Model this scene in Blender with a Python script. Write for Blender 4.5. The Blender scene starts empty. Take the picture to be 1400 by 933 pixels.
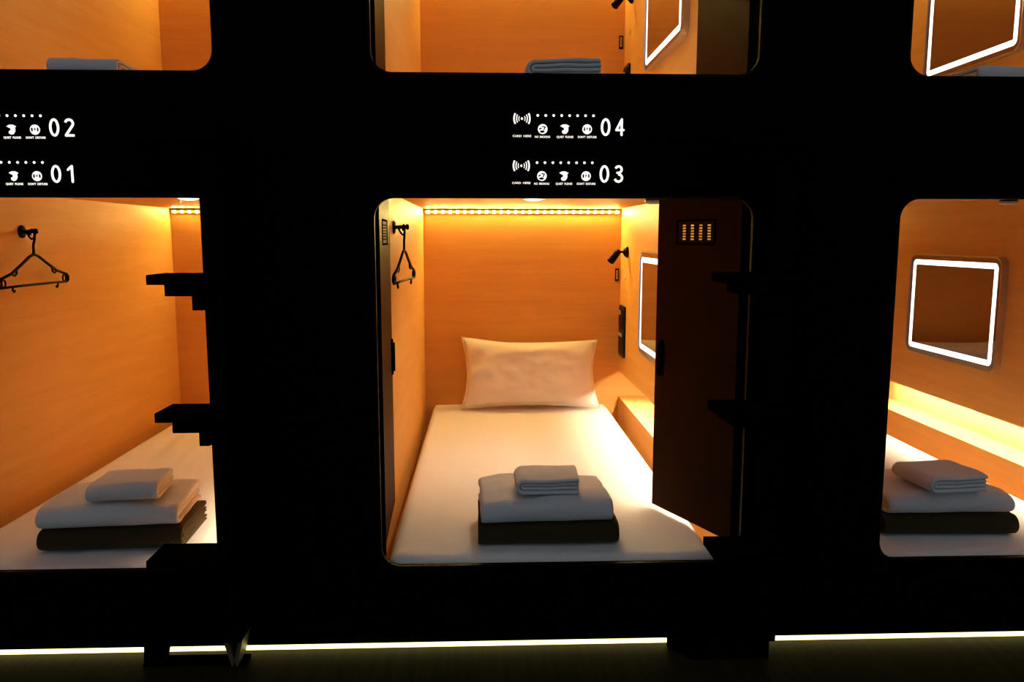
import bpy, bmesh, math, random
from mathutils import Vector, Matrix, noise

random.seed(7)
scene = bpy.context.scene
COL = scene.collection
PI = math.pi

# ------------------------------------------------------------------ camera
cam_d = bpy.data.cameras.new('camera')
cam = bpy.data.objects.new('camera', cam_d)
COL.objects.link(cam)
cam_d.sensor_width = 36.0
cam_d.lens = 1077.0 / 1400.0 * 36.0
cam_d.clip_start = 0.02
cam.location = (0.0, -2.2, 1.21)
cam.rotation_euler = (math.radians(90 - 7.52), 0.0, math.radians(-2.06))
scene.camera = cam

# ------------------------------------------------------------------ world: dim cool corridor light
world = bpy.data.worlds.new('corridor_dusk')
scene.world = world
world.use_nodes = True
bg = world.node_tree.nodes['Background']
bg.inputs['Color'].default_value = (0.80, 0.90, 1.0, 1)
bg.inputs['Strength'].default_value = 0.195

# ------------------------------------------------------------------ light levels of the lamps in the place
L_STRIP = 860.0     # ceiling LED chips
L_ALCOVE = 205.0     # alcove strip
P_DOWN = 2.5       # recessed downlight
L_MIRROR = 2.4      # mirror ring
L_PLINTH = 3.2      # strip under the facade
L_SIGN = 1.25        # lit signs

# ------------------------------------------------------------------ exposure
vs = scene.view_settings
vs.view_transform = 'Standard'
vs.look = 'None'
vs.exposure = 0.0
vs.gamma = 1.0
vs.use_curve_mapping = False
scene.cycles.use_denoising = True
scene.cycles.max_bounces = 10
scene.cycles.diffuse_bounces = 6
scene.cycles.sample_clamp_indirect = 6.0

# ================================================================== materials
MAT = {}


def _new(name):
    m = bpy.data.materials.new(name)
    m.use_nodes = True
    nt = m.node_tree
    return m, nt, nt.nodes['Principled BSDF']


def plain(name, col, rough=0.6, metal=0.0, spec=0.5, noise_amt=0.0, nscale=60.0, bump=0.0, bscale=200.0, sheen=0.0):
    m, nt, b = _new(name)
    b.inputs['Base Color'].default_value = (*col, 1)
    b.inputs['Roughness'].default_value = rough
    b.inputs['Metallic'].default_value = metal
    b.inputs['Specular IOR Level'].default_value = spec
    if sheen:
        b.inputs['Sheen Weight'].default_value = sheen
    tc = nt.nodes.new('ShaderNodeTexCoord')
    if noise_amt:
        n = nt.nodes.new('ShaderNodeTexNoise')
        n.inputs['Scale'].default_value = nscale
        n.inputs['Detail'].default_value = 4
        nt.links.new(tc.outputs['Object'], n.inputs['Vector'])
        mx = nt.nodes.new('ShaderNodeMix')
        mx.data_type = 'RGBA'
        mx.inputs['A'].default_value = (*[c * (1 - noise_amt) for c in col], 1)
        mx.inputs['B'].default_value = (*[min(1, c * (1 + noise_amt)) for c in col], 1)
        nt.links.new(n.outputs['Fac'], mx.inputs['Factor'])
        nt.links.new(mx.outputs['Result'], b.inputs['Base Color'])
    if bump:
        n2 = nt.nodes.new('ShaderNodeTexNoise')
        n2.inputs['Scale'].default_value = bscale
        n2.inputs['Detail'].default_value = 3
        nt.links.new(tc.outputs['Object'], n2.inputs['Vector'])
        bp = nt.nodes.new('ShaderNodeBump')
        bp.inputs['Strength'].default_value = bump
        bp.inputs['Distance'].default_value = 0.004
        nt.links.new(n2.outputs['Fac'], bp.inputs['Height'])
        nt.links.new(bp.outputs['Normal'], b.inputs['Normal'])
    MAT[name] = m
    return m


def emit(name, col, strength):
    m = bpy.data.materials.new(name)
    m.use_nodes = True
    nt = m.node_tree
    nt.nodes.clear()
    out = nt.nodes.new('ShaderNodeOutputMaterial')
    e = nt.nodes.new('ShaderNodeEmission')
    e.inputs['Color'].default_value = (*col, 1)
    e.inputs['Strength'].default_value = strength
    nt.links.new(e.outputs[0], out.inputs['Surface'])
    MAT[name] = m
    return m


def wood(name, c0, c1, scale, rough=0.5, spec=0.12):
    m, nt, b = _new(name)
    tc = nt.nodes.new('ShaderNodeTexCoord')
    mp = nt.nodes.new('ShaderNodeMapping')
    mp.inputs['Scale'].default_value = scale
    nt.links.new(tc.outputs['Object'], mp.inputs['Vector'])
    n = nt.nodes.new('ShaderNodeTexNoise')
    n.inputs['Scale'].default_value = 1.0
    n.inputs['Detail'].default_value = 7
    n.inputs['Roughness'].default_value = 0.62
    n.inputs['Distortion'].default_value = 0.35
    nt.links.new(mp.outputs['Vector'], n.inputs['Vector'])
    n2 = nt.nodes.new('ShaderNodeTexNoise')
    n2.inputs['Scale'].default_value = 7.0
    n2.inputs['Detail'].default_value = 4
    nt.links.new(mp.outputs['Vector'], n2.inputs['Vector'])
    ad = nt.nodes.new('ShaderNodeMath')
    ad.operation = 'MULTIPLY_ADD'
    ad.inputs[1].default_value = 0.35
    nt.links.new(n2.outputs['Fac'], ad.inputs[0])
    nt.links.new(n.outputs['Fac'], ad.inputs[2])
    cr = nt.nodes.new('ShaderNodeValToRGB')
    cr.color_ramp.elements[0].position = 0.42
    cr.color_ramp.elements[0].color = (*c0, 1)
    cr.color_ramp.elements[1].position = 0.92
    cr.color_ramp.elements[1].color = (*c1, 1)
    nt.links.new(ad.outputs[0], cr.inputs['Fac'])
    nt.links.new(cr.outputs['Color'], b.inputs['Base Color'])
    b.inputs['Roughness'].default_value = rough
    b.inputs['Specular IOR Level'].default_value = spec
    MAT[name] = m
    return m


wood('beech', (0.68, 0.355, 0.098), (0.77, 0.43, 0.135), (1.3, 1.3, 22.0))
wood('beech_flat', (0.68, 0.355, 0.098), (0.77, 0.43, 0.135), (1.3, 22.0, 22.0))
wood('floor_wood', (0.010, 0.008, 0.002), (0.034, 0.026, 0.006), (38.0, 1.6, 1.0), 0.55, 0.05)
plain('black_panel', (0.0016, 0.0016, 0.0017), 0.8, spec=0.0, noise_amt=0.1)
plain('black_metal', (0.002, 0.0016, 0.0013), 0.7, spec=0.0, noise_amt=0.1)
plain('yellow_lit_metal', (0.13, 0.11, 0.06), 0.5, metal=0.3, noise_amt=0.1)  # black foot metal with the plinth strip's yellow light put into its colour
plain('black_gloss', (0.0016, 0.0016, 0.0017), 0.4, spec=0.0, noise_amt=0.1)
plain('bronze_trim', (0.006, 0.0032, 0.0015), 0.5, metal=0.0, spec=0.06, noise_amt=0.1)
plain('door_brown', (0.036, 0.0105, 0.0010), 0.5, spec=0.022, noise_amt=0.08, nscale=12)
plain('black_plastic', (0.0025, 0.002, 0.0018), 0.5, spec=0.06, noise_amt=0.1)
plain('grey_plastic', (0.42, 0.40, 0.42), 0.45, noise_amt=0.05)
plain('dark_plastic', (0.008, 0.006, 0.005), 0.45, spec=0.15, noise_amt=0.1)
plain('aluminium', (0.62, 0.62, 0.64), 0.3, metal=0.9, noise_amt=0.05)
plain('brass', (0.55, 0.42, 0.25), 0.35, metal=0.8, noise_amt=0.05)
plain('white_plastic', (0.8, 0.8, 0.8), 0.4, noise_amt=0.03)
plain('mirror_glass', (0.50, 0.50, 0.48), 0.03, metal=1.0)
plain('sheet', (0.80, 0.79, 0.77), 0.85, spec=0.15, noise_amt=0.02, nscale=9, bump=0.25, bscale=38, sheen=0.1)
plain('pillow_cotton', (0.79, 0.775, 0.76), 0.85, spec=0.12, noise_amt=0.02, nscale=9, bump=0.25, bscale=45, sheen=0.1)
plain('white_terry', (0.70, 0.70, 0.71), 0.95, spec=0.05, noise_amt=0.05, nscale=90, bump=0.5, bscale=420, sheen=0.2)
plain('brown_wool', (0.046, 0.032, 0.011), 0.95, spec=0.05, noise_amt=0.2, nscale=60, bump=0.6, bscale=260, sheen=0.1)
emit('down_glow', (1.0, 0.86, 0.68), 6.0)
# lens vignetting put into lamp levels tuned per pod: (k, v) -> strip, alcove, downlight
DIM = {(0, 0): (1.0, 1.0, 1.0), (0, 1): (0.54, 1.0, 0.75), (-1, 0): (0.60, 1.45, 0.25), (-1, 1): (0.52, 0.45, 0.4), (1, 0): (0.10, 1.5, 0.05), (1, 1): (0.30, 0.3, 0.2)}
for (dk, dv), (ds, da, dd) in DIM.items():
    emit('led_glow_%d%d' % (dk + 1, dv), (1.0, 0.70, 0.08), 2.6 * ds)
    emit('led_warm_%d%d' % (dk + 1, dv), (1.0, 0.72, 0.20), L_STRIP * ds)
    emit('alcove_warm_%d%d' % (dk + 1, dv), (1.0, 0.80, 0.52), L_ALCOVE * da)
emit('mirror_white', (0.93, 0.97, 1.0), L_MIRROR)
emit('plinth_yellow', (1.0, 0.84, 0.30), L_PLINTH)
emit('sign_white', (1.0, 0.92, 0.85), L_SIGN)


# ================================================================== helpers
def link(name, me, mat=None, parent=None, loc=(0, 0, 0), rot=(0, 0, 0), smooth=False):
    o = bpy.data.objects.new(name, me)
    COL.objects.link(o)
    if mat:
        if not me.materials:
            me.materials.append(MAT[mat])
    if parent:
        o.parent = parent
    o.location = loc
    o.rotation_euler = rot
    if smooth:
        for p in me.polygons:
            p.use_smooth = True
    return o


def tag(o, label=None, cat=None, group=None, kind=None):
    if label:
        o['label'] = label
    if cat:
        o['category'] = cat
    if group:
        o['group'] = group
    if kind:
        o['kind'] = kind
    return o


def thing(name, label, cat, loc=(0, 0, 0), rot=(0, 0, 0), group=None):
    o = bpy.data.objects.new(name, None)
    o.empty_display_size = 0.05
    COL.objects.link(o)
    o.location = loc
    o.rotation_euler = rot
    return tag(o, label, cat, group)


class MB:
    """collects shapes into one bmesh"""

    def __init__(self):
        self.bm = bmesh.new()

    def box(self, x0, x1, y0, y1, z0, z1, bev=0.0, seg=2):
        t = bmesh.new()
        bmesh.ops.create_cube(t, size=1.0)
        for v in t.verts:
            v.co = Vector(((x0 + x1) / 2 + v.co.x * (x1 - x0), (y0 + y1) / 2 + v.co.y * (y1 - y0), (z0 + z1) / 2 + v.co.z * (z1 - z0)))
        if bev:
            bmesh.ops.bevel(t, geom=list(t.edges), offset=bev, segments=seg, profile=0.5, affect='EDGES')
        self._merge(t)
        return self

    def _merge(self, t):
        me = bpy.data.meshes.new('tmp')
        t.to_mesh(me)
        t.free()
        self.bm.from_mesh(me)
        bpy.data.meshes.remove(me)

    def prism(self, pts, axis, a, b, bev=0.0):
        """polygon pts (2D) extruded along axis 'x','y','z' from a to b"""
        def P(p, t):
            if axis == 'y':
                return (p[0], t, p[1])
            if axis == 'x':
                return (t, p[0], p[1])
            return (p[0], p[1], t)
        t = bmesh.new()
        v0 = [t.verts.new(P(p, a)) for p in pts]
        v1 = [t.verts.new(P(p, b)) for p in pts]
        n = len(pts)
        t.faces.new(v0)
        t.faces.new(v1)
        for i in range(n):
            t.faces.new((v0[i], v0[(i + 1) % n], v1[(i + 1) % n], v1[i]))
        bmesh.ops.recalc_face_normals(t, faces=t.faces)
        if bev:
            es = [e for e in t.edges if (e.verts[0].co - e.verts[1].co).length > bev * 2.2 or True]
            bmesh.ops.bevel(t, geom=es, offset=bev, segments=2, profile=0.5, affect='EDGES')
        self._merge(t)
        return self

    def ring(self, outer, inner, axis, a, b):
        """band between two equal-length closed loops, extruded"""
        def P(p, t):
            if axis == 'y':
                return (p[0], t, p[1])
            if axis == 'x':
                return (t, p[0], p[1])
            return (p[0], p[1], t)
        t = bmesh.new()
        n = len(outer)
        o0 = [t.verts.new(P(p, a)) for p in outer]
        o1 = [t.verts.new(P(p, b)) for p in outer]
        i0 = [t.verts.new(P(p, a)) for p in inner]
        i1 = [t.verts.new(P(p, b)) for p in inner]
        for i in range(n):
            j = (i + 1) % n
            t.faces.new((o0[i], o0[j], i0[j], i0[i]))
            t.faces.new((o1[i], o1[j], i1[j], i1[i]))
            t.faces.new((o0[i], o0[j], o1[j], o1[i]))
            t.faces.new((i0[i], i0[j], i1[j], i1[i]))
        bmesh.ops.recalc_face_normals(t, faces=t.faces)
        self._merge(t)
        return self

    def cyl(self, p0, p1, r0, r1=None, n=16):
        r1 = r0 if r1 is None else r1
        p0, p1 = Vector(p0), Vector(p1)
        d = p1 - p0
        q = d.to_track_quat('Z', 'Y')
        t = bmesh.new()
        bmesh.ops.create_cone(t, cap_ends=True, segments=n, radius1=r0, radius2=r1, depth=d.length)
        for v in t.verts:
            v.co = q @ v.co + (p0 + p1) / 2
        self._merge(t)
        return self

    def lathe(self, prof, origin, axis, n=24):
        """prof [(r, h)] around axis from origin"""
        q = Vector(axis).to_track_quat('Z', 'Y')
        o = Vector(origin)
        t = bmesh.new()
        rows = []
        for r, h in prof:
            rows.append([t.verts.new(o + q @ Vector((r * math.cos(2 * PI * i / n), r * math.sin(2 * PI * i / n), h))) for i in range(n)])
        for a, b in zip(rows, rows[1:]):
            for i in range(n):
                t.faces.new((a[i], a[(i + 1) % n], b[(i + 1) % n], b[i]))
        t.faces.new(rows[0])
        t.faces.new(rows[-1])
        bmesh.ops.remove_doubles(t, verts=t.verts, dist=1e-6)
        bmesh.ops.recalc_face_normals(t, faces=t.faces)
        self._merge(t)
        return self

    def tube(self, pts, r, n=8, closed=False):
        pts = [Vector(p) for p in pts]
        t = bmesh.new()
        rows = []
        m = len(pts)
        ref = None
        for i, p in enumerate(pts):
            if closed:
                d = pts[(i + 1) % m] - pts[i - 1]
            else:
                d = pts[min(i + 1, m - 1)] - pts[max(i - 1, 0)]
            d.normalize()
            if ref is None:
                ref = Vector((0, 0, 1)) if abs(d.z) < 0.9 else Vector((1, 0, 0))
                ref = (ref - d * ref.dot(d)).normalized()
            else:
                ref = (ref - d * ref.dot(d)).normalized()
            b = d.cross(ref)
            rows.append([t.verts.new(p + (ref * math.cos(2 * PI * k / n) + b * math.sin(2 * PI * k / n)) * r) for k in range(n)])
        rng = range(m if closed else m - 1)
        for i in rng:
            a, b2 = rows[i], rows[(i + 1) % m]
            for k in range(n):
                t.faces.new((a[k], a[(k + 1) % n], b2[(k + 1) % n], b2[k]))
        if not closed:
            t.faces.new(rows[0])
            t.faces.new(rows[-1])
        bmesh.ops.recalc_face_normals(t, faces=t.faces)
        self._merge(t)
        return self

    def build(self, name, mat, parent=None, loc=(0, 0, 0), rot=(0, 0, 0), smooth=False, angle=None):
        me = bpy.data.meshes.new(name)
        self.bm.to_mesh(me)
        self.bm.free()
        o = link(name, me, mat, parent, loc, rot, smooth)
        if smooth and angle:
            me.set_sharp_from_angle(angle=math.radians(angle))
        return o


def rrect(x0, x1, z0, z1, r, n=8):
    pts = []
    for cx, cz, a0 in ((x1 - r, z1 - r, 0), (x0 + r, z1 - r, 90), (x0 + r, z0 + r, 180), (x1 - r, z0 + r, 270)):
        for i in range(n + 1):
            a = math.radians(a0 + 90.0 * i / n)
            pts.append((cx + r * math.cos(a), cz + r * math.sin(a)))
    return pts


def holed_plate(outer, holes, y0, y1):
    """flat plate in XZ with holes, between y0 and y1"""
    cu = bpy.data.curves.new('plate', 'CURVE')
    cu.dimensions = '2D'
    cu.fill_mode = 'BOTH'
    cu.extrude = (y1 - y0) / 2
    for loop in [outer] + holes:
        s = cu.splines.new('POLY')
        s.points.add(len(loop) - 1)
        for p, q in zip(s.points, loop):
            p.co = (q[0], q[1], 0, 1)
        s.use_cyclic_u = True
    ob = bpy.data.objects.new('plate', cu)
    COL.objects.link(ob)
    dg = bpy.context.evaluated_depsgraph_get()
    dg.update()
    me = bpy.data.meshes.new_from_object(ob.evaluated_get(dg))
    bpy.data.objects.remove(ob)
    bpy.data.curves.remove(cu)
    me.transform(Matrix.Translation((0, (y0 + y1) / 2, 0)) @ Matrix.Rotation(PI / 2, 4, 'X'))
    me.materials.clear()
    return me


def text_mesh(s, size, bold=0.0, space=1.0):
    cu = bpy.data.curves.new('t', 'FONT')
    cu.body = s
    cu.size = size
    cu.offset = bold
    cu.space_character = space
    cu.space_word = 1.9
    cu.extrude = 0.0004
    cu.align_x = 'CENTER'
    cu.align_y = 'CENTER'
    ob = bpy.data.objects.new('t', cu)
    COL.objects.link(ob)
    dg = bpy.context.evaluated_depsgraph_get()
    dg.update()
    me = bpy.data.meshes.new_from_object(ob.evaluated_get(dg))
    bpy.data.objects.remove(ob)
    bpy.data.curves.remove(cu)
    me.transform(Matrix.Rotation(PI / 2, 4, 'X'))
    me.materials.clear()
    return me


# ================================================================== layout constants
OP_X0, OP_X1, OP_P = -0.302, 0.755, 1.469          # facade opening and its pitch
OP_Z0, OP_Z1, OP_V = 0.256, 1.319, 1.39
IN_X0, IN_X1, IN_P = -0.335, 0.775, 1.385          # pod interior and its pitch
IN_Z0, IN_Z1, IN_V = 0.10, 1.368, 1.285
BACK = 2.25
NI0, NI1 = 0.298, 0.450                            # alcove heights

# ================================================================== structure: floor, facade
fl = MB().box(-3.4, 3.6, -4.5, 2.4, -0.06, 0.0).build('floor', 'floor_wood')
tag(fl, 'dark wood floor of the corridor in front of the pods', kind='structure')

holes = []
for k in (-1, 0, 1):
    for v in (0, 1):
        holes.append(rrect(OP_X0 + k * OP_P, OP_X1 + k * OP_P, OP_Z0 + v * OP_V, OP_Z1 + v * OP_V, 0.058, 10))
me = holed_plate([(-3.4, 0.022), (3.6, 0.022), (3.6, 2.95), (-3.4, 2.95)], holes, 0.0, 0.022)
facade = link('wall_front', me, 'black_panel')
tag(facade, 'matt black facade with rounded pod openings in two rows', kind='structure')
for k in (-1, 0, 1):
    for v in (0, 1):
        x0, x1, z0, z1 = OP_X0 + k * OP_P, OP_X1 + k * OP_P, OP_Z0 + v * OP_V, OP_Z1 + v * OP_V
        MB().ring(rrect(x0 - 0.004, x1 + 0.004, z0 - 0.004, z1 + 0.004, 0.062, 10), rrect(x0 + 0.003, x1 - 0.003, z0 + 0.003, z1 - 0.003, 0.055, 10), 'y', -0.003, 0.012).build('opening_trim', 'bronze_trim', facade)
        if k == 0:
            # black door posts behind the facade of the middle pods
            MB().box(IN_X0 + 0.001, x0 + 0.004, 0.023, 0.095, z0 - 0.0, z1 + 0.02).build('door_jamb', 'black_panel', facade)
            MB().box(x1 - 0.002, IN_X1 - 0.001, 0.023, 0.095, z0 - 0.0, z1 + 0.02).build('door_jamb', 'black_panel', facade)

# black infill strips that close the gap between the side openings and their pod walls
n_trim = 2
for v in (0, 1):
    za, zb = 0.10 + v * IN_V, IN_Z1 + 0.012 + v * IN_V
    for xa, xb in ((OP_X0 - OP_P - 0.04, IN_X0 - IN_P + 0.001), (IN_X1 + IN_P - 0.001, OP_X1 + OP_P + 0.04)):
        o = MB().box(xa, xb, 0.0225, 0.0238, za, zb + 0.06 * v).build('trim_%d' % n_trim, 'black_panel')
        tag(o, 'black infill strip beside the pod wall behind the facade', kind='structure')
        n_trim += 1
for k in (-1, 0, 1):
    o = MB().box(OP_X0 + k * OP_P - 0.04, OP_X1 + k * OP_P + 0.04, 0.0238, 0.0239, IN_Z1 + IN_V, OP_Z1 + OP_V + 0.03).build('trim_%d' % n_trim, 'black_panel')
    tag(o, 'black infill strip above the upper pod ceiling', kind='structure')
    n_trim += 1

# plinth light strip
pl = thing('plinth_light', 'yellow glowing light strip along the foot of the black facade', 'light strip', (0.1, 0.012, 0.0))
MB().box(-3.3, 3.3, -0.004, 0.004, 0.003, 0.0165).build('diffuser', 'plinth_yellow', pl)
MB().box(-3.3, 3.3, 0.004, 0.010, 0.0, 0.0205).build('channel', 'aluminium', pl)
MB().box(-3.4, 3.6, 0.024, 0.05, 0.0, 0.1).build('trim_1', 'black_panel')
tag(bpy.data.objects['trim_1'], 'black recessed plinth under the pods', kind='structure')


# ================================================================== soft goods
def folded_cloth(name, mat, parent, w, d, n, t, seed=0, amp=0.004, wob=0.0, droop=0.0, thin=0.92):
    """A cloth folded over n times: n nested U-shaped layers of thickness t in (u, z), extruded along v.
    The round fold faces u = 0, the layered ends show on the other sides."""
    H = 2 * n * t
    bm = bmesh.new()
    nv, seg = 26, 16
    for k in range(n):
        rk = t * (k + 0.5)
        path = []
        back = d + random.uniform(-1, 1) * wob * 6 - 0.004 * (k % 2)
        for i in range(seg + 1):                       # lower run, back to front
            s_ = i / seg
            u = back + (H / 2 - back) * s_
            path.append((u, H / 2 - rk, 1 - s_))
        for i in range(1, 10):                         # round the fold
            a = -PI / 2 - PI * i / 10
            path.append((H / 2 + rk * math.cos(a), H / 2 + rk * math.sin(a), 0))
        for i in range(seg + 1):                       # upper run, front to back
            s_ = i / seg
            u = H / 2 + (back - H / 2) * s_
            path.append((u, H / 2 + rk, s_))
        # inner layers wriggle a little
        if wob and k < n - 1:
            path = [(u, z + wob * math.sin(s_ * 11 + k * 2.1 + seed) * min(1, s_ * 4), s_) for u, z, s_ in path]
        m = len(path)
        th = t * thin / 2
        L, R = [], []
        for i in range(m):
            a, b = path[max(i - 1, 0)], path[min(i + 1, m - 1)]
            dx, dz = b[0] - a[0], b[1] - a[1]
            l = math.hypot(dx, dz) or 1
            L.append((path[i][0] - dz / l * th, path[i][1] + dx / l * th))
            R.append((path[i][0] + dz / l * th, path[i][1] - dx / l * th))
        rows = []
        endj = (wob * 3.0 * math.sin(k * 4.1 + seed * 1.7) - (0.003 if k < n - 1 else 0.0))
        for j in range(nv + 1):
            q = j / nv
            e = min(q, 1 - q) * nv
            sh = 0.35 if e < 0.5 else (0.80 if e < 1.5 else 1.0)
            row = []
            for i in range(m):
                sg = 1 if q > 0.5 else -1
                vpos = (q - 0.5) * w
                if e < 2.5:
                    vpos = sg * (w / 2 + endj - (0.0 if e < 0.5 else 0.0035 if e < 1.5 else 0.012))
                pair = []
                for S in (L, R):
                    c = path[i]
                    u = c[0] + (S[i][0] - c[0]) * sh
                    z = c[1] + (S[i][1] - c[1]) * sh
                    f = max(0.0, min(1.0, z / H))
                    nz = noise.noise(Vector((vpos * 7 + seed * 3.1, u * 7, 1.3 + seed)))
                    nz2 = noise.noise(Vector((vpos * 19 + seed, u * 17, 4.3)))
                    edge = abs(2 * q - 1) ** 3
                    dz = f * (amp * nz * 2.0 + amp * 0.6 * nz2) - f * droop * edge
                    nx = noise.noise(Vector((vpos * 9, z * 22, seed + 9.0))) * amp * 1.2
                    pair.append(bm.verts.new((vpos + nz2 * amp * 0.5, u + nx - d / 2, max(0.0005, z + dz))))
                row.append(pair)
            rows.append(row)
        for j in range(nv):
            a, b = rows[j], rows[j + 1]
            for i in range(m - 1):
                bm.faces.new((a[i][0], a[i + 1][0], b[i + 1][0], b[i][0]))
                bm.faces.new((a[i][1], b[i][1], b[i + 1][1], a[i + 1][1]))
            for i in (0, m - 1):
                bm.faces.new((a[i][0], a[i][1], b[i][1], b[i][0]))
        for row in (rows[0], rows[-1]):
            for i in range(m - 1):
                bm.faces.new((row[i][0], row[i][1], row[i + 1][1], row[i + 1][0]))
    bmesh.ops.recalc_face_normals(bm, faces=bm.faces)
    me = bpy.data.meshes.new(name)
    bm.to_mesh(me)
    bm.free()
    o = link(name, me, mat, parent, smooth=True)
    me.set_sharp_from_angle(angle=math.radians(65))
    return o


def make_mattress(name, label, x0, x1, y0, y1, z0, z1, seed, crease=0.0):
    root = thing(name, label, 'mattress', ((x0 + x1) / 2, y0, z0))
    bm = bmesh.new()
    W, D, H = x1 - x0, y1 - y0, z1 - z0
    nx, ny = 54, 90
    r = 0.035
    # rounded slab as a stack of inset loops over a grid
    top = {}
    for i in range(nx + 1):
        for j in range(ny + 1):
            x = (i / nx - 0.5) * W
            y = j / ny * D
            ex = min(i / nx, 1 - i / nx) * W
            ey = min(j / ny, 1 - j / ny) * D
            e = min(ex, ey)
            dz = 0.0 if e > r else -(r - math.sqrt(max(0, r * r - (r - e) ** 2)))
            front = max(0.0, 1 - y / 0.5)
            wr = noise.noise(Vector((x * 6 + seed, y * 9, seed))) * 0.0035 * (0.25 + front) + noise.noise(Vector((x * 18, y * 26 + seed, 2))) * 0.0040 * max(0.0, 1 - y / 0.22)
            wr += noise.noise(Vector((x * 1.5 + seed, y * 1.2, 7))) * 0.004
            if crease:
                wr += noise.noise(Vector((x * 17 + y * 1.5, y * 1.3, 5))) * crease
            top[i, j] = bm.verts.new((x, y, H + dz + (wr if e > r * 0.6 else wr * e / (r * 0.6))))
    for i in range(nx):
        for j in range(ny):
            bm.faces.new((top[i, j], top[i + 1, j], top[i + 1, j + 1], top[i, j + 1]))
    rim = [(i, 0) for i in range(nx)] + [(nx, j) for j in range(ny)] + [(i, ny) for i in range(nx, 0, -1)] + [(0, j) for j in range(ny, 0, -1)]
    low = []
    for i, j in rim:
        c = top[i, j].co
        low.append(bm.verts.new((c.x, c.y, 0.012)))
    n = len(rim)
    for a in range(n):
        b = (a + 1) % n
        bm.faces.new((top[rim[a]], low[a], low[b], top[rim[b]]))
    bm.faces.new(low)
    bmesh.ops.recalc_face_normals(bm, faces=bm.faces)
    me = bpy.data.meshes.new('fitted_sheet')
    bm.to_mesh(me)
    bm.free()
    link('fitted_sheet', me, 'sheet', root, smooth=True)
    MB().box(-W / 2 + 0.006, W / 2 - 0.006, 0.006, D - 0.006, 0.0, 0.014, 0.003).build('base_cloth', 'dark_plastic', root)
    return root


def make_pillow(label, loc, rot, seed):
    root = thing('pillow', label, 'pillow', loc, rot)
    A, B, T = 0.378, 0.188, 0.070
    n = 40
    bm = bmesh.new()
    V = {}
    for side in (1, -1):
        for i in range(n + 1):
            for j in range(n + 1):
                s, t = 2 * i / n - 1, 2 * j / n - 1
                bord = i in (0, n) or j in (0, n)
                if side == -1 and bord:
                    V[side, i, j] = V[1, i, j]
                    continue
                x = s * A * (1 - 0.085 * (1 - t * t) * abs(s) ** 2)
                y = t * B * (1 - 0.085 * (1 - s * s) * abs(t) ** 2)
                # the upper left corner flops upwards
                cl = max(0, -s - 0.35) * max(0, t)
                y += 0.025 * cl
                h = ((1 - s ** 4) * (1 - t ** 4)) ** 0.62
                w = noise.noise(Vector((s * 2.4 + seed, t * 2.2, side))) * 0.016 + noise.noise(Vector((s * 6.5, t * 4 + seed, side * 3))) * 0.007
                crease = -0.004 * math.exp(-((s - 0.0) / 0.03) ** 2)
                fold = 0.030 * math.sin((s * 0.8 - t) * 9 + seed) * max(0, -s - 0.45) * (1 - abs(t))
                z = side * (T * h + (w * h if h > 0 else 0) + (crease + fold) * h)
                if cl > 0:
                    z += 0.03 * cl
                V[side, i, j] = bm.verts.new((x, y, z))
    for side in (1, -1):
        for i in range(n):
            for j in range(n):
                f = [V[side, i, j], V[side, i + 1, j], V[side, i + 1, j + 1], V[side, i, j + 1]]
                bm.faces.new(f if side == 1 else f[::-1])
    me = bpy.data.meshes.new('pillowcase')
    bm.to_mesh(me)
    bm.free()
    link('pillowcase', me, 'pillow_cotton', root, smooth=True)
    # hem seam round the edge
    pts = []
    for i in range(n):
        pts.append((i, 0))
    for j in range(n):
        pts.append((n, j))
    for i in range(n, 0, -1):
        pts.append((i, n))
    for j in range(n, 0, -1):
        pts.append((0, j))
    P = []
    for i, j in pts:
        s, t = 2 * i / n - 1, 2 * j / n - 1
        x = s * A * (1 - 0.085 * (1 - t * t) * abs(s) ** 2)
        y = t * B * (1 - 0.085 * (1 - s * s) * abs(t) ** 2)
        cl = max(0, -s - 0.35) * max(0, t)
        P.append((x, y + 0.025 * cl, 0.03 * cl))
    MB().tube(P, 0.0032, 6, True).build('hem', 'pillow_cotton', root, smooth=True)
    return root


# ================================================================== fittings
def make_hook(label, loc):
    """wall hook on a left wall: peg along +X"""
    root = thing('wall_hook', label, 'hook', loc)
    MB().lathe([(0.0, 0.0), (0.024, 0.0), (0.024, 0.005), (0.018, 0.009), (0.0, 0.010)], (0, 0, 0), (1, 0, 0)).build('wall_plate', 'black_plastic', root, smooth=True, angle=40)
    MB().cyl((0.008, 0, 0), (0.052, 0, 0.001), 0.007).build('peg', 'black_plastic', root, smooth=True, angle=40)
    MB().lathe([(0.0, 0.0), (0.009, 0.0), (0.011, 0.004), (0.009, 0.010), (0.0, 0.012)], (0.048, 0, 0.001), (1, 0, 0.05)).build('knob', 'black_plastic', root, smooth=True)
    MB().tube([(0.02, 0, -0.004), (0.028, 0, -0.02), (0.036, 0, -0.028), (0.042, 0, -0.024)], 0.004).build('lower_prong', 'black_plastic', root, smooth=True)
    return root


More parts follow.
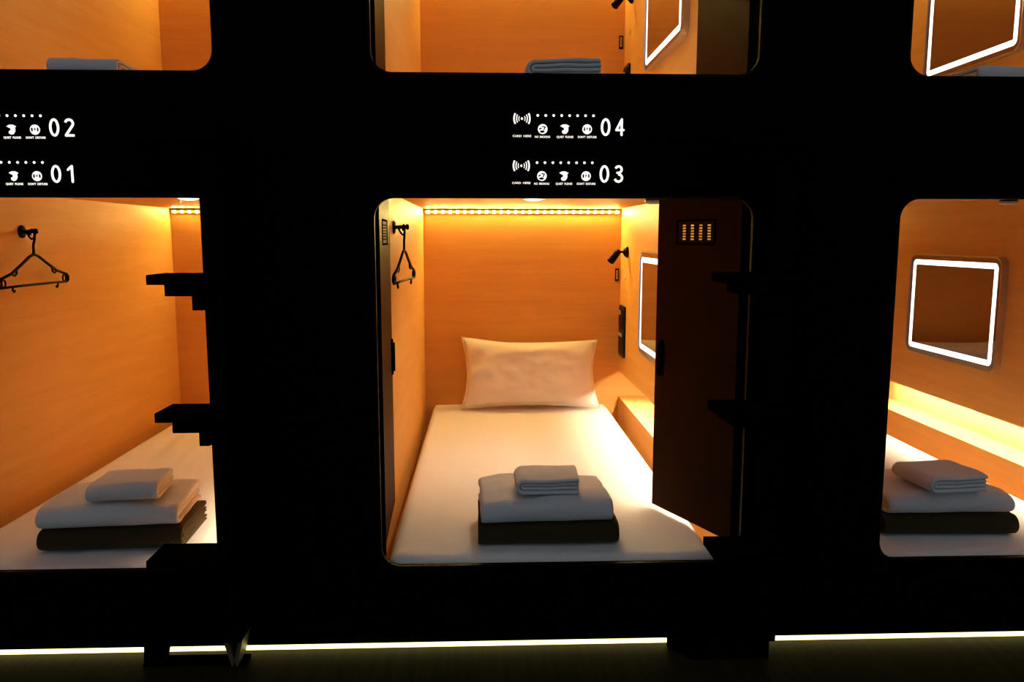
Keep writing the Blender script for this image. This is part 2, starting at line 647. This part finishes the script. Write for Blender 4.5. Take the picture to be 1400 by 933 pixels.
def make_hanger(label, loc, rz):
    """hanger in local XZ plane, origin at the hook bend; width along local X"""
    root = thing('clothes_hanger', label, 'hanger', loc, (0, 0, rz))
    r = 0.0047
    hk = [(0.016 * math.cos(a) * 1.0, 0, -0.009 + 0.016 * math.sin(a)) for a in [math.radians(d) for d in (200, 160, 120, 90, 60, 20, -20)]]
    hk += [(0.010, 0, -0.035), (0.002, 0, -0.048), (0.0, 0, -0.058), (0.0, 0, -0.085)]
    MB().tube(hk, r).build('hook', 'black_plastic', root, smooth=True)
    apex = -0.085
    hw, low = 0.232, -0.175
    body = [(0, 0, apex)]
    left = [(-0.03, 0, apex - 0.008), (-0.09, 0, apex - 0.038), (-0.15, 0, apex - 0.066), (-hw + 0.012, 0, apex - 0.083), (-hw, 0, apex - 0.094), (-hw + 0.002, 0, apex - 0.106), (-hw + 0.016, 0, apex - 0.113)]
    right = [(-x, y, z) for x, y, z in left]
    path = left[::-1] + body + right
    MB().tube(path, r * 1.15).build('shoulder_frame', 'black_plastic', root, smooth=True)
    zb = apex - 0.113
    MB().tube([(-hw + 0.014, 0, zb), (-0.08, 0, zb + 0.001), (0.08, 0, zb + 0.001), (hw - 0.014, 0, zb)], r).build('trouser_bar', 'black_plastic', root, smooth=True)
    for s in (-1, 1):
        # strap notch under each shoulder
        MB().tube([(s * 0.118, 0, apex - 0.054), (s * 0.120, 0, apex - 0.068), (s * 0.134, 0, apex - 0.074), (s * 0.146, 0, apex - 0.069), (s * 0.148, 0, apex - 0.062)], r * 0.9).build('strap_notch', 'black_plastic', root, smooth=True)
        MB().tube([(s * (hw - 0.030) + 0.012 * math.cos(a), 0, apex - 0.098 + 0.013 * math.sin(a)) for a in [2 * PI * i / 14 for i in range(14)]], r * 0.7, 6, True).build('end_loop', 'black_plastic', root, smooth=True)
        MB().tube([(s * 0.150, 0, zb), (s * 0.150, 0, zb - 0.014), (s * 0.143, 0, zb - 0.019), (s * 0.137, 0, zb - 0.013)], r * 0.8).build('bar_hook', 'black_plastic', root, smooth=True)
    return root


def make_lamp(label, loc):
    """reading lamp on a right wall (normal -X)"""
    root = thing('reading_lamp', label, 'lamp', loc)
    MB().lathe([(0, 0), (0.030, 0), (0.030, 0.008), (0.022, 0.018), (0.012, 0.026), (0, 0.027)], (0, 0, 0), (-1, 0, 0)).build('wall_plate', 'black_plastic', root, smooth=True, angle=40)
    MB().tube([(-0.02, 0, 0), (-0.04, -0.002, 0.001), (-0.058, -0.006, -0.002)], 0.006).build('arm', 'black_plastic', root, smooth=True)
    MB().lathe([(0, 0), (0.012, 0.0), (0.017, 0.010), (0.020, 0.055), (0.020, 0.078), (0.016, 0.080), (0.0, 0.074)], (-0.050, -0.006, 0.008), (-0.62, -0.25, -0.76)).build('lamp_head', 'black_plastic', root, smooth=True, angle=40)
    return root


def make_mirror(label, loc, w, h):
    """lit mirror on a right wall: local Y width, Z height, centred"""
    root = thing('lit_mirror', label, 'mirror', loc)
    n = 6
    # chamfered aluminium edge
    MB().ring(rrect(-w / 2, w / 2, -h / 2, h / 2, 0.045, n), rrect(-w / 2 + 0.005, w / 2 - 0.005, -h / 2 + 0.005, h / 2 - 0.005, 0.041, n), 'x', -0.030, 0.0).build('rim', 'aluminium', root)
    MB().ring(rrect(-w / 2 + 0.005, w / 2 - 0.005, -h / 2 + 0.005, h / 2 - 0.005, 0.041, n), rrect(-w / 2 + 0.026, w / 2 - 0.026, -h / 2 + 0.026, h / 2 - 0.026, 0.024, n), 'x', -0.026, -0.004).build('mirror_border', 'mirror_glass', root)
    MB().ring(rrect(-w / 2 + 0.026, w / 2 - 0.026, -h / 2 + 0.026, h / 2 - 0.026, 0.024, n), rrect(-w / 2 + 0.050, w / 2 - 0.050, -h / 2 + 0.050, h / 2 - 0.050, 0.004, n), 'x', -0.0265, -0.004).build('light_ring', 'mirror_white', root)
    MB().prism(rrect(-w / 2 + 0.050, w / 2 - 0.050, -h / 2 + 0.050, h / 2 - 0.050, 0.004, n), 'x', -0.026, -0.002).build('mirror_pane', 'mirror_glass', root)
    return root


def make_switch(label, loc):
    root = thing('switch_panel', label, 'switch panel', loc)
    w, h = 0.17, 0.285
    MB().prism(rrect(-w / 2, w / 2, -h / 2, h / 2, 0.018, 5), 'x', -0.010, 0.0).build('plate', 'dark_plastic', root)
    MB().prism(rrect(-0.070, 0.070, 0.015, 0.125, 0.010, 4), 'x', -0.013, -0.010).build('socket_face', 'black_plastic', root)
    MB().prism(rrect(-0.070, 0.070, -0.125, -0.005, 0.010, 4), 'x', -0.013, -0.010).build('switch_face', 'black_plastic', root)
    MB().prism(rrect(0.015, 0.050, 0.090, 0.115, 0.004, 4), 'x', -0.0145, -0.013).build('indicator', 'grey_plastic', root)
    MB().prism(rrect(-0.040, 0.060, -0.030, -0.010, 0.004, 4), 'x', -0.0145, -0.013).build('rocker', 'grey_plastic', root)
    return root


def make_latch(label, loc):
    """small metal latch bracket on the back wall by the corner"""
    root = thing('wall_latch', label, 'latch', loc)
    MB().box(-0.011, 0.011, -0.004, 0.0, -0.036, 0.036, 0.0015).build('plate', 'bronze_trim', root)
    MB().box(-0.006, 0.004, -0.012, -0.004, -0.024, 0.026, 0.002).build('bolt', 'brass', root)
    return root


def make_button(label, loc):
    root = thing('call_button', label, 'button', loc)
    MB().lathe([(0, 0), (0.014, 0), (0.013, 0.003), (0, 0.004)], (0, 0, 0), (-1, 0, 0)).build('surround', 'brass', root)
    MB().lathe([(0, 0.003), (0.009, 0.003), (0.008, 0.006), (0, 0.007)], (0, 0, 0), (-1, 0, 0)).build('cap', 'white_plastic', root)
    return root


def make_led_strip(label, loc, length, code):
    """ceiling strip along X on the back wall, chips face -Y"""
    root = thing('led_strip', label, 'light strip', loc, (math.radians(17), 0, 0))
    MB().box(0, length, -0.012, 0.0, -0.014, 0.006).build('channel', 'aluminium', root)
    MB().box(0.002, length - 0.002, -0.0140, -0.012, -0.0100, 0.0040).build('diffuser', 'led_glow_' + code, root)
    n = 27
    base = None
    for i in range(n):
        x = (i + 0.5) / n * length
        if base is None:
            base = MB().box(-0.006, 0.006, -0.0035, 0.0, -0.006, 0.006)
            o = base.build('led_chip', 'led_warm_' + code, root)
            base = o
        else:
            o = base.copy()
            COL.objects.link(o)
            o.parent = root
        o.location = (x, -0.012, -0.003)
    return root


def make_downlight(label, loc, power):
    root = thing('downlight', label, 'ceiling light', loc)
    out = [(0.048 * math.cos(2 * PI * i / 28), 0.048 * math.sin(2 * PI * i / 28)) for i in range(28)]
    inn = [(0.040 * math.cos(2 * PI * i / 28), 0.040 * math.sin(2 * PI * i / 28)) for i in range(28)]
    MB().ring(out, inn, 'z', -0.008, 0.0).build('bezel', 'white_plastic', root)
    MB().lathe([(0, 0.001), (0.039, 0.001), (0.037, 0.008), (0.022, 0.013), (0, 0.0145)], (0, 0, 0), (0, 0, -1)).build('lens', 'down_glow', root, smooth=True)
    ld = bpy.data.lights.new('lamp', 'AREA')
    ld.shape = 'DISK'
    ld.size = 0.07
    ld.spread = math.radians(115)
    ld.energy = power
    ld.color = (1.0, 0.78, 0.58)
    lo = bpy.data.objects.new('lamp', ld)
    COL.objects.link(lo)
    lo.parent = root
    lo.location = (0, 0, -0.016)
    return root


def make_detector(label, loc):
    root = thing('smoke_detector', label, 'smoke detector', loc)
    MB().lathe([(0, 0), (0.055, 0), (0.055, 0.010), (0.046, 0.018), (0, 0.018)], (0, 0, 0), (0, 0, -1)).build('base', 'grey_plastic', root, smooth=True, angle=35)
    MB().lathe([(0, 0.016), (0.030, 0.016), (0.030, 0.026), (0, 0.026)], (0, 0, 0), (0, 0, -1)).build('vent_ring', 'black_plastic', root)
    MB().lathe([(0, 0.024), (0.036, 0.024), (0.034, 0.032), (0.02, 0.037), (0, 0.038)], (0, 0, 0), (0, 0, -1)).build('cap', 'grey_plastic', root, smooth=True, angle=35)
    return root


def make_alcove_light(label, loc, length, code):
    """strip under the alcove's top lip along Y, shines down"""
    root = thing('alcove_light', label, 'light strip', loc)
    MB().box(0, 0.016, 0, length, -0.008, 0.0).build('channel', 'aluminium', root)
    MB().box(0.002, 0.014, 0.004, length - 0.004, -0.012, -0.008).build('diffuser', 'alcove_warm_' + code, root)
    return root


# ================================================================== pods
def pod_shell(ox, oz, where):
    x0, x1 = IN_X0 + ox, IN_X1 + ox
    z0, z1 = IN_Z0 + oz, IN_Z1 + oz
    n0, n1 = NI0 + oz, NI1 + oz
    t = 0.018
    w = MB().box(x0 - t, x1 + 0.17, BACK, BACK + t, z0 - 0.015, z1 + 0.012).build('wall_back', 'beech')
    tag(w, 'wood back wall of the ' + where, kind='structure')
    w = MB().box(x0 - t, x0, 0.024, BACK, z0 - 0.015, z1 + 0.012).build('wall_left', 'beech')
    tag(w, 'wood left wall of the ' + where, kind='structure')
    m = MB()
    ye = 0.12                      # near end of the alcove
    m.box(x1, x1 + t, 0.024, BACK, z0 - 0.015, n0)
    m.box(x1, x1 + t, 0.024, BACK, n1, z1 + 0.012)
    m.box(x1, x1 + 0.17, 0.024, ye, n0, n1)
    m.box(x1 + t, x1 + 0.155, ye, BACK, n0 - 0.015, n0)
    m.box(x1 + t, x1 + 0.155, ye, BACK, n1 + 0.028, n1 + 0.043)
    m.box(x1 + 0.155, x1 + 0.17, ye, BACK, n0 - 0.015, n1 + 0.043)
    w = m.build('wall_right', 'beech')
    tag(w, 'wood right wall with a long lit alcove in the ' + where, kind='structure')
    w = MB().box(x0, x1, 0.024, BACK, z1, z1 + 0.012).build('ceiling', 'beech_flat')
    tag(w, 'wood ceiling of the ' + where, kind='structure')
    m = MB().box(x0, x1, 0.024, BACK, z0 - 0.015, z0)
    m.box(x1 - 0.030, x1, 0.10, 0.30, z0, z0 + 0.09)
    w = m.build('floor', 'beech_flat')
    tag(w, 'wood bed base of the ' + where, kind='structure')


def stack(ox_bed, x, y, z, rz, where, tops, seed, small):
    """brown blanket, white towel, small towel on a bed; x,y centre of the stack on the bed top z"""
    a = math.radians(rz)
    c = Vector((math.cos(a), math.sin(a), 0))
    root = thing('folded_blanket', 'brown blanket folded at the bottom of the pile ' + where, 'blanket', (x, y, z), (0, 0, a), 'folded blankets on the beds')
    folded_cloth('blanket_cloth', 'brown_wool', root, 0.425, 0.27, 4, 0.0083, seed, 0.0022, 0.0016)
    root = thing('folded_bath_towel', 'large white towel folded over the brown blanket ' + where, 'towel', (x - 0.008, y + 0.004, z + 0.071), (0, 0, a + 0.03), 'large towels on the blankets')
    folded_cloth('towel_cloth', 'white_terry', root, 0.405, 0.285, 2, 0.019, seed + 2, 0.0055, 0.001, droop=0.014, thin=0.96)
    sx, sy, srz, fs = small
    root = thing('folded_hand_towel', 'small white towel folded on top of the pile ' + where, 'towel', (x + sx, y + sy, z + 0.071 + 0.082), (0, 0, a + srz), 'small towels on top of the piles')
    folded_cloth('towel_cloth', 'white_terry', root, fs[0], fs[1], 2, 0.0138, seed + 5, 0.0035, 0.0008, droop=0.004, thin=0.93)


PODS = [
    # k, v, name phrase
    (0, 0, 'lower middle pod'),
    (0, 1, 'upper middle pod'),
    (-1, 0, 'lower left pod'),
    (-1, 1, 'upper left pod'),
    (1, 0, 'lower right pod'),
    (1, 1, 'upper right pod'),
]
for k, v, where in PODS:
    ox, oz = k * IN_P, v * IN_V
    pod_shell(ox, oz, where)
    code = '%d%d' % (k + 1, v)
    x0, x1 = IN_X0 + ox, IN_X1 + ox
    zt = IN_Z1 + oz
    # bed
    bx0 = x0 + (0.080 if k == -1 else 0.042)
    bx1 = x1 - (0.16 if k == 1 else 0.072)
    bz = 0.264 + oz - 0.027 * v - (0.018 if k == -1 else 0.012 if k == 1 else 0)
    make_mattress('mattress', 'mattress under a white fitted sheet in the ' + where, bx0, bx1, 0.028, BACK - 0.02, IN_Z0 + oz, bz, 3.0 + k * 5 + v * 9, 0.005 if k == -1 and v == 0 else 0.0)
    # lights that belong to every pod
    make_led_strip('ceiling LED strip with yellow dots on the back wall of the ' + where, (x0 + 0.01, BACK - 0.005, zt - 0.013), x1 - x0 - 0.02, code)
    make_alcove_light('warm strip hidden in the wall alcove of the ' + where, (x1 + 0.045, 0.14, NI1 + 0.0275 + oz), 1.90, code)
    make_downlight('round white recessed ceiling light in the ' + where, (0.20 + ox + (0.03 if k == -1 else 0), 0.98, zt - 0.001), P_DOWN * DIM[k, v][2])
    # left wall fittings (seen in the lower middle and lower left pods)
    if v == 0 and k < 1:
        hy = 0.765 if k == 0 else 0.825
        hz = 1.246 if k == 0 else 1.230
        make_hook('black peg on the left wall of the ' + where, (x0 + 0.0005, hy, hz))
        make_hanger('black plastic hanger on the peg in the ' + where, (x0 + 0.040, hy, hz + 0.001), PI / 2 - (0.07 if k == 0 else 0.0))
    # right wall fittings
    if k >= 0:
        my = 1.205 if k == 0 else 1.325
        make_mirror('square mirror with a white light ring in the ' + where, (x1 - 0.001, my, 0.90 + oz + (0.02 if v else 0) - (0.015 if k else 0)), 0.70, 0.485)
    if k == 0:
        make_lamp('small black reading lamp near the corner of the ' + where, (x1 - 0.0005, 2.03, 1.130 + oz + 0.02 * v))
        make_switch('dark switch panel on the right wall of the ' + where, (x1 - 0.0005, 2.135, 0.690 + oz))
        make_latch('small metal latch on the back wall of the ' + where, (x1 - 0.02, BACK - 0.0005, 0.998 + oz - 0.02 * v))
        make_button('tiny pale button on the right wall of the ' + where, (x1 - 0.0005, 2.08, 0.990 + oz))
    if v == 0 and k >= 0:
        if k == 0:
            make_detector('grey smoke detector at the ceiling edge beside the open door', (0.625, 0.71, zt - 0.0005))
        else:
            make_detector('grey smoke detector at the ceiling of the right pod', (1.98, 0.745, zt - 0.0005))
        make_pillow('white pillow leaning on the back wall in the ' + where, (0.255 + ox - (0.03 if k else 0), 2.095, bz + 0.196), (math.radians(72), 0, 0.0 if k == 0 else 0.12), 1.5 + k)
    # piles
    if v == 0:
        if k == 0:
            stack(ox, 0.196, 0.245, bz + 0.003, 0.5, 'in the lower middle pod', None, 1, (0.0, -0.025, -PI / 2, (0.155, 0.20)))
        elif k == -1:
            stack(ox, -1.155, 0.285, bz + 0.008, 3.0, 'in the lower left pod', None, 4, (0.04, -0.035, 0.05, (0.205, 0.19)))
        else:
            stack(ox, 1.505, 0.31, bz + 0.003, -2.0, 'in the lower right pod', None, 8, (-0.02, -0.06, -PI / 2 + 0.15, (0.20, 0.20)))
    else:
        if k == 0:
            stack(ox, 0.235, 0.30, bz + 0.003, -1.0, 'in the upper middle pod', None, 11, (0.005, -0.02, -PI / 2, (0.18, 0.225)))
        elif k == -1:
            stack(ox, -1.17, 0.30, bz + 0.014, 2.0, 'in the upper left pod', None, 14, (0.015, -0.02, 0.0, (0.20, 0.19)))
        else:
            stack(ox, 1.575, 0.31, bz + 0.003, -2.0, 'in the upper right pod', None, 18, (0.03, -0.02, 0.1, (0.26, 0.20)))


# ================================================================== doors of the middle pods
def make_door(name, label, hinge, free, z0, z1, out_left):
    """door leaf; local X from hinge to free edge, outer face at local -Y or +Y"""
    h, f = Vector(hinge), Vector(free)
    d = f - h
    L = d.length
    ang = math.atan2(d.y, d.x)
    root = thing(name, None, None, (h.x, h.y, z0), (0, 0, ang))
    tag(root, label, kind='structure')
    H = z1 - z0
    s = 1 if out_left else -1          # outer side in local Y
    t = 0.008
    ya, yb = (-t, 0.0) if s > 0 else (0.0, t)
    # leaf with four columns of vent slots
    vx0, vx1 = 0.125, 0.285
    vz0, vz1 = H - 0.135, H - 0.083
    slots = []
    ncol, nrow = 4, 6
    cw = (vx1 - vx0) / ncol
    rh = (vz1 - vz0) / nrow
    for c in range(ncol):
        for r in range(nrow):
            a = vx0 + c * cw + cw * 0.18
            b = a + cw * 0.62
            z = vz0 + r * rh
            slots.append([(a, z), (b, z), (b, z + rh * 0.55), (a, z + rh * 0.55)])
    me = holed_plate([(0, 0), (L, 0), (L, H), (0, H)], slots, ya, yb)
    link('leaf', me, 'door_brown', root)
    yo = 0.0 if s > 0 else 0.0
    # vent surround on the outer face
    o0 = s * 0.0
    MB().ring(rrect(vx0 - 0.016, vx1 + 0.012, vz0 - 0.016, vz1 + 0.012, 0.004, 3), rrect(vx0 - 0.010, vx1 + 0.006, vz0 - 0.010, vz1 + 0.006, 0.003, 3), 'y', min(o0, o0 + s * 0.002), max(o0, o0 + s * 0.002)).build('vent_frame', 'black_metal', root)
    hx = L - 0.035
    hz = 0.805 - z0 + (z0 - 0.28)
    hz = 0.525
    hp = MB().prism(rrect(hx - 0.012, hx + 0.012, hz - 0.062, hz + 0.062, 0.010, 5), 'y', min(0, s * 0.006), max(0, s * 0.006)).build('handle', 'black_metal', root)
    MB().prism(rrect(hx - 0.006, hx + 0.006, hz - 0.050, hz + 0.050, 0.005, 5), 'y', min(s * 0.006, s * 0.012), max(s * 0.006, s * 0.012)).build('grip', 'black_metal', hp)
    return root


for v in (0, 1):
    zb, zt = 0.277 + v * 1.30, 1.336 + v * 1.30
    sign = 'under sign 03' if v == 0 else 'above sign 04'
    make_door('door_%d' % (1 + 2 * v), 'narrow brown door leaf folded against the left wall ' + sign, (-0.301, 0.105), (-0.319, 0.525) if v == 0 else (-0.318, 0.49), zb, zt, False)
    make_door('door_%d' % (2 + 2 * v), 'dark brown door leaf swung inwards on the right ' + sign, (0.755, 0.105), (0.590, 0.465) if v == 0 else (0.712, 0.50), zb, zt, True)


# ================================================================== climbing steps
def make_steps(label, x, zs, closed):
    """post with corbelled treads on its left; x = left face of the post"""
    root = thing('climbing_steps', label, 'step ladder', (x, 0, 0))
    MB().box(0, 0.055, -0.105, -0.006, 0.060 if closed else 0.086, 1.50, 0.004).build('post', 'black_metal', root)
    for z in zs:
        ext = 0.182 if z < 0.5 and not closed else 0.136
        tr = MB().box(-ext, 0.068, -0.132, -0.006, z - 0.026, z, 0.002).build('tread', 'black_metal', root)
        MB().box(-0.094, 0.0, -0.124, -0.010, z - 0.056, z - 0.026, 0.002).build('corbel', 'black_metal', tr)
        MB().box(-0.028, 0.0, -0.116, -0.014, z - 0.094, z - 0.056, 0.002).build('corbel', 'black_metal', tr)
    # foot
    xa, xb = -0.236, 0.055
    if closed:
        poly = [(xa, -0.006), (xa, -0.018), (xa + 0.058, -0.088), (xb - 0.012, -0.088), (xb, -0.030), (xb, -0.006)]
        MB().prism(poly, 'z', 0.0, 0.060, 0.002).build('foot', 'black_metal', root)
        MB().prism([(xb - 0.075, 0.060), (xb - 0.055, 0.060), (xb - 0.055, 0.11)], 'y', -0.07, -0.03).build('gusset', 'black_metal', root)
        MB().box(xa + 0.006, xa + 0.05, -0.05, -0.010, 0.058, 0.085, 0.002).build('foot_clamp', 'black_metal', root)
    else:
        MB().box(xa, xb, -0.070, -0.022, 0.0, 0.009, 0.001).build('base_plate', 'black_metal', root)
        MB().prism([(xa, 0.009), (xa + 0.058, 0.009), (xa + 0.066, 0.05), (xa + 0.05, 0.075), (xa + 0.004, 0.075)], 'y', -0.062, -0.030).build('foot', 'black_metal', root)
        MB().prism([(0.000, 0.090), (0.014, 0.090), (0.034, 0.009), (0.022, 0.009)], 'y', -0.095, -0.014).build('gusset', 'yellow_lit_metal', root)  # V plates under the post, strip light painted in by the paler metal
        MB().prism([(0.044, 0.090), (0.055, 0.090), (0.036, 0.009), (0.025, 0.009)], 'y', -0.095, -0.014).build('gusset', 'yellow_lit_metal', root)
        MB().box(xa + 0.05, 0.0, -0.060, -0.035, 0.060, 0.078, 0.002).build('cross_bar', 'black_metal', root)
    return root


make_steps('black steel climbing steps in front of the left pods', -0.735, [0.340, 0.748, 1.113, 1.47], False)
make_steps('black steel climbing steps right of the open brown door', 0.776, [0.340, 0.748, 1.113, 1.47], True)


# ================================================================== lit signs
def stroke(pts, w):
    """thick polyline as a list of quads + round joints, in XZ"""
    polys = []
    for a, b in zip(pts, pts[1:]):
        dx, dz = b[0] - a[0], b[1] - a[1]
        l = math.hypot(dx, dz)
        if l < 1e-9:
            continue
        nx, nz = -dz / l * w / 2, dx / l * w / 2
        polys.append([(a[0] + nx, a[1] + nz), (b[0] + nx, b[1] + nz), (b[0] - nx, b[1] - nz), (a[0] - nx, a[1] - nz)])
    for p in pts:
        polys.append([(p[0] + w / 2 * math.cos(t), p[1] + w / 2 * math.sin(t)) for t in [2 * PI * i / 12 for i in range(12)]])
    return polys


def ell(cx, cz, a, b, t0, t1, n=16):
    return [(cx + a * math.cos(math.radians(t0 + (t1 - t0) * i / n)), cz + b * math.sin(math.radians(t0 + (t1 - t0) * i / n))) for i in range(n + 1)]


def band(pts, w, closed=False):
    """constant width ribbon along a polyline as one outline of quads (mitred)"""
    n = len(pts)
    L, R = [], []
    for i in range(n):
        if closed:
            a, b = pts[i - 1], pts[(i + 1) % n]
        else:
            a, b = pts[max(i - 1, 0)], pts[min(i + 1, n - 1)]
        dx, dz = b[0] - a[0], b[1] - a[1]
        l = math.hypot(dx, dz)
        L.append((pts[i][0] - dz / l * w / 2, pts[i][1] + dx / l * w / 2))
        R.append((pts[i][0] + dz / l * w / 2, pts[i][1] - dx / l * w / 2))
    rng = range(n) if closed else range(n - 1)
    return [[L[i], L[(i + 1) % n], R[(i + 1) % n], R[i]] for i in rng]


def flat(polys, y, depth=0.0006):
    m = MB()
    for p in polys:
        m.prism(p, 'y', y - depth, y)
    return m


def digit(ch, w=0.0265, h=0.0475, t=0.0065):
    a, b = (w - t) / 2, (h - t) / 2
    if ch == '0':
        return band(ell(0, 0, a, b, 0, 360 - 360 / 28, 27), t, True)
    if ch == '1':
        return stroke([(0.003, b), (0.003, -b)], t) + stroke([(0.003, b), (-a * 0.75, b * 0.55)], t)
    if ch == '2':
        arc = ell(0, b - a, a, a, 165, -30, 14)
        return band(arc, t) + stroke([arc[-1], (-a, -b)], t) + stroke([(-a, -b), (a, -b)], t)
    if ch == '3':
        up = ell(-0.0005, b - a * 0.86, a * 0.86, a * 0.86, 160, -90, 14)
        lo = ell(-0.0005, -b + a * 0.98, a, a * 0.98, 95, -165, 14)
        return band(up, t) + band(lo, t) + stroke([(-0.004, up[-1][1]), (0.001, up[-1][1])], t * 0.9)
    if ch == '4':
        return stroke([(a * 0.45, b), (-a, -b * 0.38)], t * 0.95) + stroke([(-a, -b * 0.38), (a, -b * 0.38)], t * 0.9) + stroke([(a * 0.45, b), (a * 0.45, -b)], t)
    return []


def make_sign(label, number, loc):
    """local X from the left edge of the card icon, Z about the middle of the row"""
    root = thing('number_sign', label, 'sign', loc)
    MB().prism(rrect(-0.035, 0.70, -0.042, 0.045, 0.030, 8), 'y', -0.004, 0.0).build('panel', 'black_gloss', root)
    y = -0.004
    # card reader mark: waves both sides of a dot
    ic = [ell(0.025, 0.022, 0.0030, 0.0036, 0, 360 - 30, 11)]
    wv = []
    for s in (0, 180):
        for r, hgt, w in ((0.0085, 0.0062, 0.0022), (0.0145, 0.0105, 0.0028), (0.0215, 0.0140, 0.0044)):
            wv += band([(0.025 + (r if s == 0 else -r) * (1 - 0.16 * (q / 5) ** 2), 0.022 + hgt * q / 5) for q in range(-5, 6)], w)
    flat(ic + wv, y).build('card_mark', 'sign_white', root)
    # row of eight dots
    flat([ell(0.068 + i * 0.0217, 0.0305, 0.0036, 0.0036, 0, 330, 11) for i in range(8)], y).build('indicator_dots', 'sign_white', root)
    # round icon with a crossed-out face
    cx, cz, R = 0.0815, -0.0055, 0.0132
    di = flat([ell(cx, cz, R, R, 0, 345, 23)], y).build('round_mark', 'sign_white', root)
    flat(stroke([(cx - 0.0088, cz + 0.0000), (cx - 0.0042, cz + 0.0024)], 0.0036) + stroke([(cx - 0.0005, cz + 0.0068), (cx + 0.0075, cz + 0.0048)], 0.0030) + stroke([(cx + 0.006, cz + 0.0045), (cx + 0.0032, cz - 0.0020)], 0.0030) + [ell(cx - 0.0012, cz - 0.0068, 0.0066, 0.0032, 0, 345, 15)], y - 0.0006).build('face', 'black_gloss', di)
    # cap and beckoning shape
    cx = 0.142
    flat([[(cx - 0.0128, cz + 0.0085), (cx - 0.006, cz + 0.0125), (cx + 0.004, cz + 0.0128), (cx + 0.0128, cz + 0.0082), (cx + 0.0088, cz + 0.0052), (cx - 0.006, cz + 0.0042)],
          [(cx - 0.004, cz + 0.0060), (cx + 0.0092, cz + 0.0060), (cx + 0.0096, cz - 0.004), (cx + 0.005, cz - 0.0115), (cx - 0.001, cz - 0.0130), (cx - 0.0070, cz - 0.0105), (cx - 0.0078, cz - 0.005), (cx - 0.002, cz - 0.001)]], y).build('quiet_mark', 'sign_white', root)
    # round icon with two eyes
    cx = 0.203
    di = flat([ell(cx, cz, R, R, 0, 345, 23)], y).build('round_mark', 'sign_white', root)
    flat([ell(cx - 0.0076, cz + 0.0003, 0.0022, 0.0056, 0, 345, 15), ell(cx + 0.0076, cz + 0.0003, 0.0022, 0.0056, 0, 345, 15)] + stroke([(cx - 0.0015, cz - 0.002), (cx - 0.0005, cz + 0.004), (cx + 0.0022, cz - 0.0005)], 0.0018), y - 0.0006).build('face', 'black_gloss', di)
    # captions
    for s, x, w, zz in (('CARD HERE', 0.025, 0.0505, -0.0245), ('NO SMOKING', 0.081, 0.0415, -0.0265), ('QUIET PLEASE', 0.1425, 0.0455, -0.0265), ("DON'T DISTURB", 0.2035, 0.0510, -0.0265)):
        tm = text_mesh(s, 0.0078, 0.00012)
        ww = max(vv.co.x for vv in tm.vertices) - min(vv.co.x for vv in tm.vertices)
        mx = (max(vv.co.x for vv in tm.vertices) + min(vv.co.x for vv in tm.vertices)) / 2
        tm.transform(Matrix.Translation((-mx, 0, 0)))
        tm.transform(Matrix.Diagonal((w / ww, 1, 1, 1)))
        link('caption', tm, 'sign_white', root, (x, y - 0.0004, zz))
    # number
    for i, ch in enumerate(number):
        flat(digit(ch), y).build('numeral', 'sign_white', root, (0.2535 + i * 0.0395, 0, 0.0005))
    return root


make_sign('lit sign reading 04, upper of the two middle signs', '04', (0.081, 0.0, 1.507))
make_sign('lit sign reading 03, just above the open middle pod', '03', (0.0795, 0.0, 1.3815))
make_sign('lit sign reading 02, upper of the two left signs', '02', (-1.394, 0.0, 1.499))
make_sign('lit sign reading 01, just above the lower left pod', '01', (-1.398, 0.0, 1.3775))
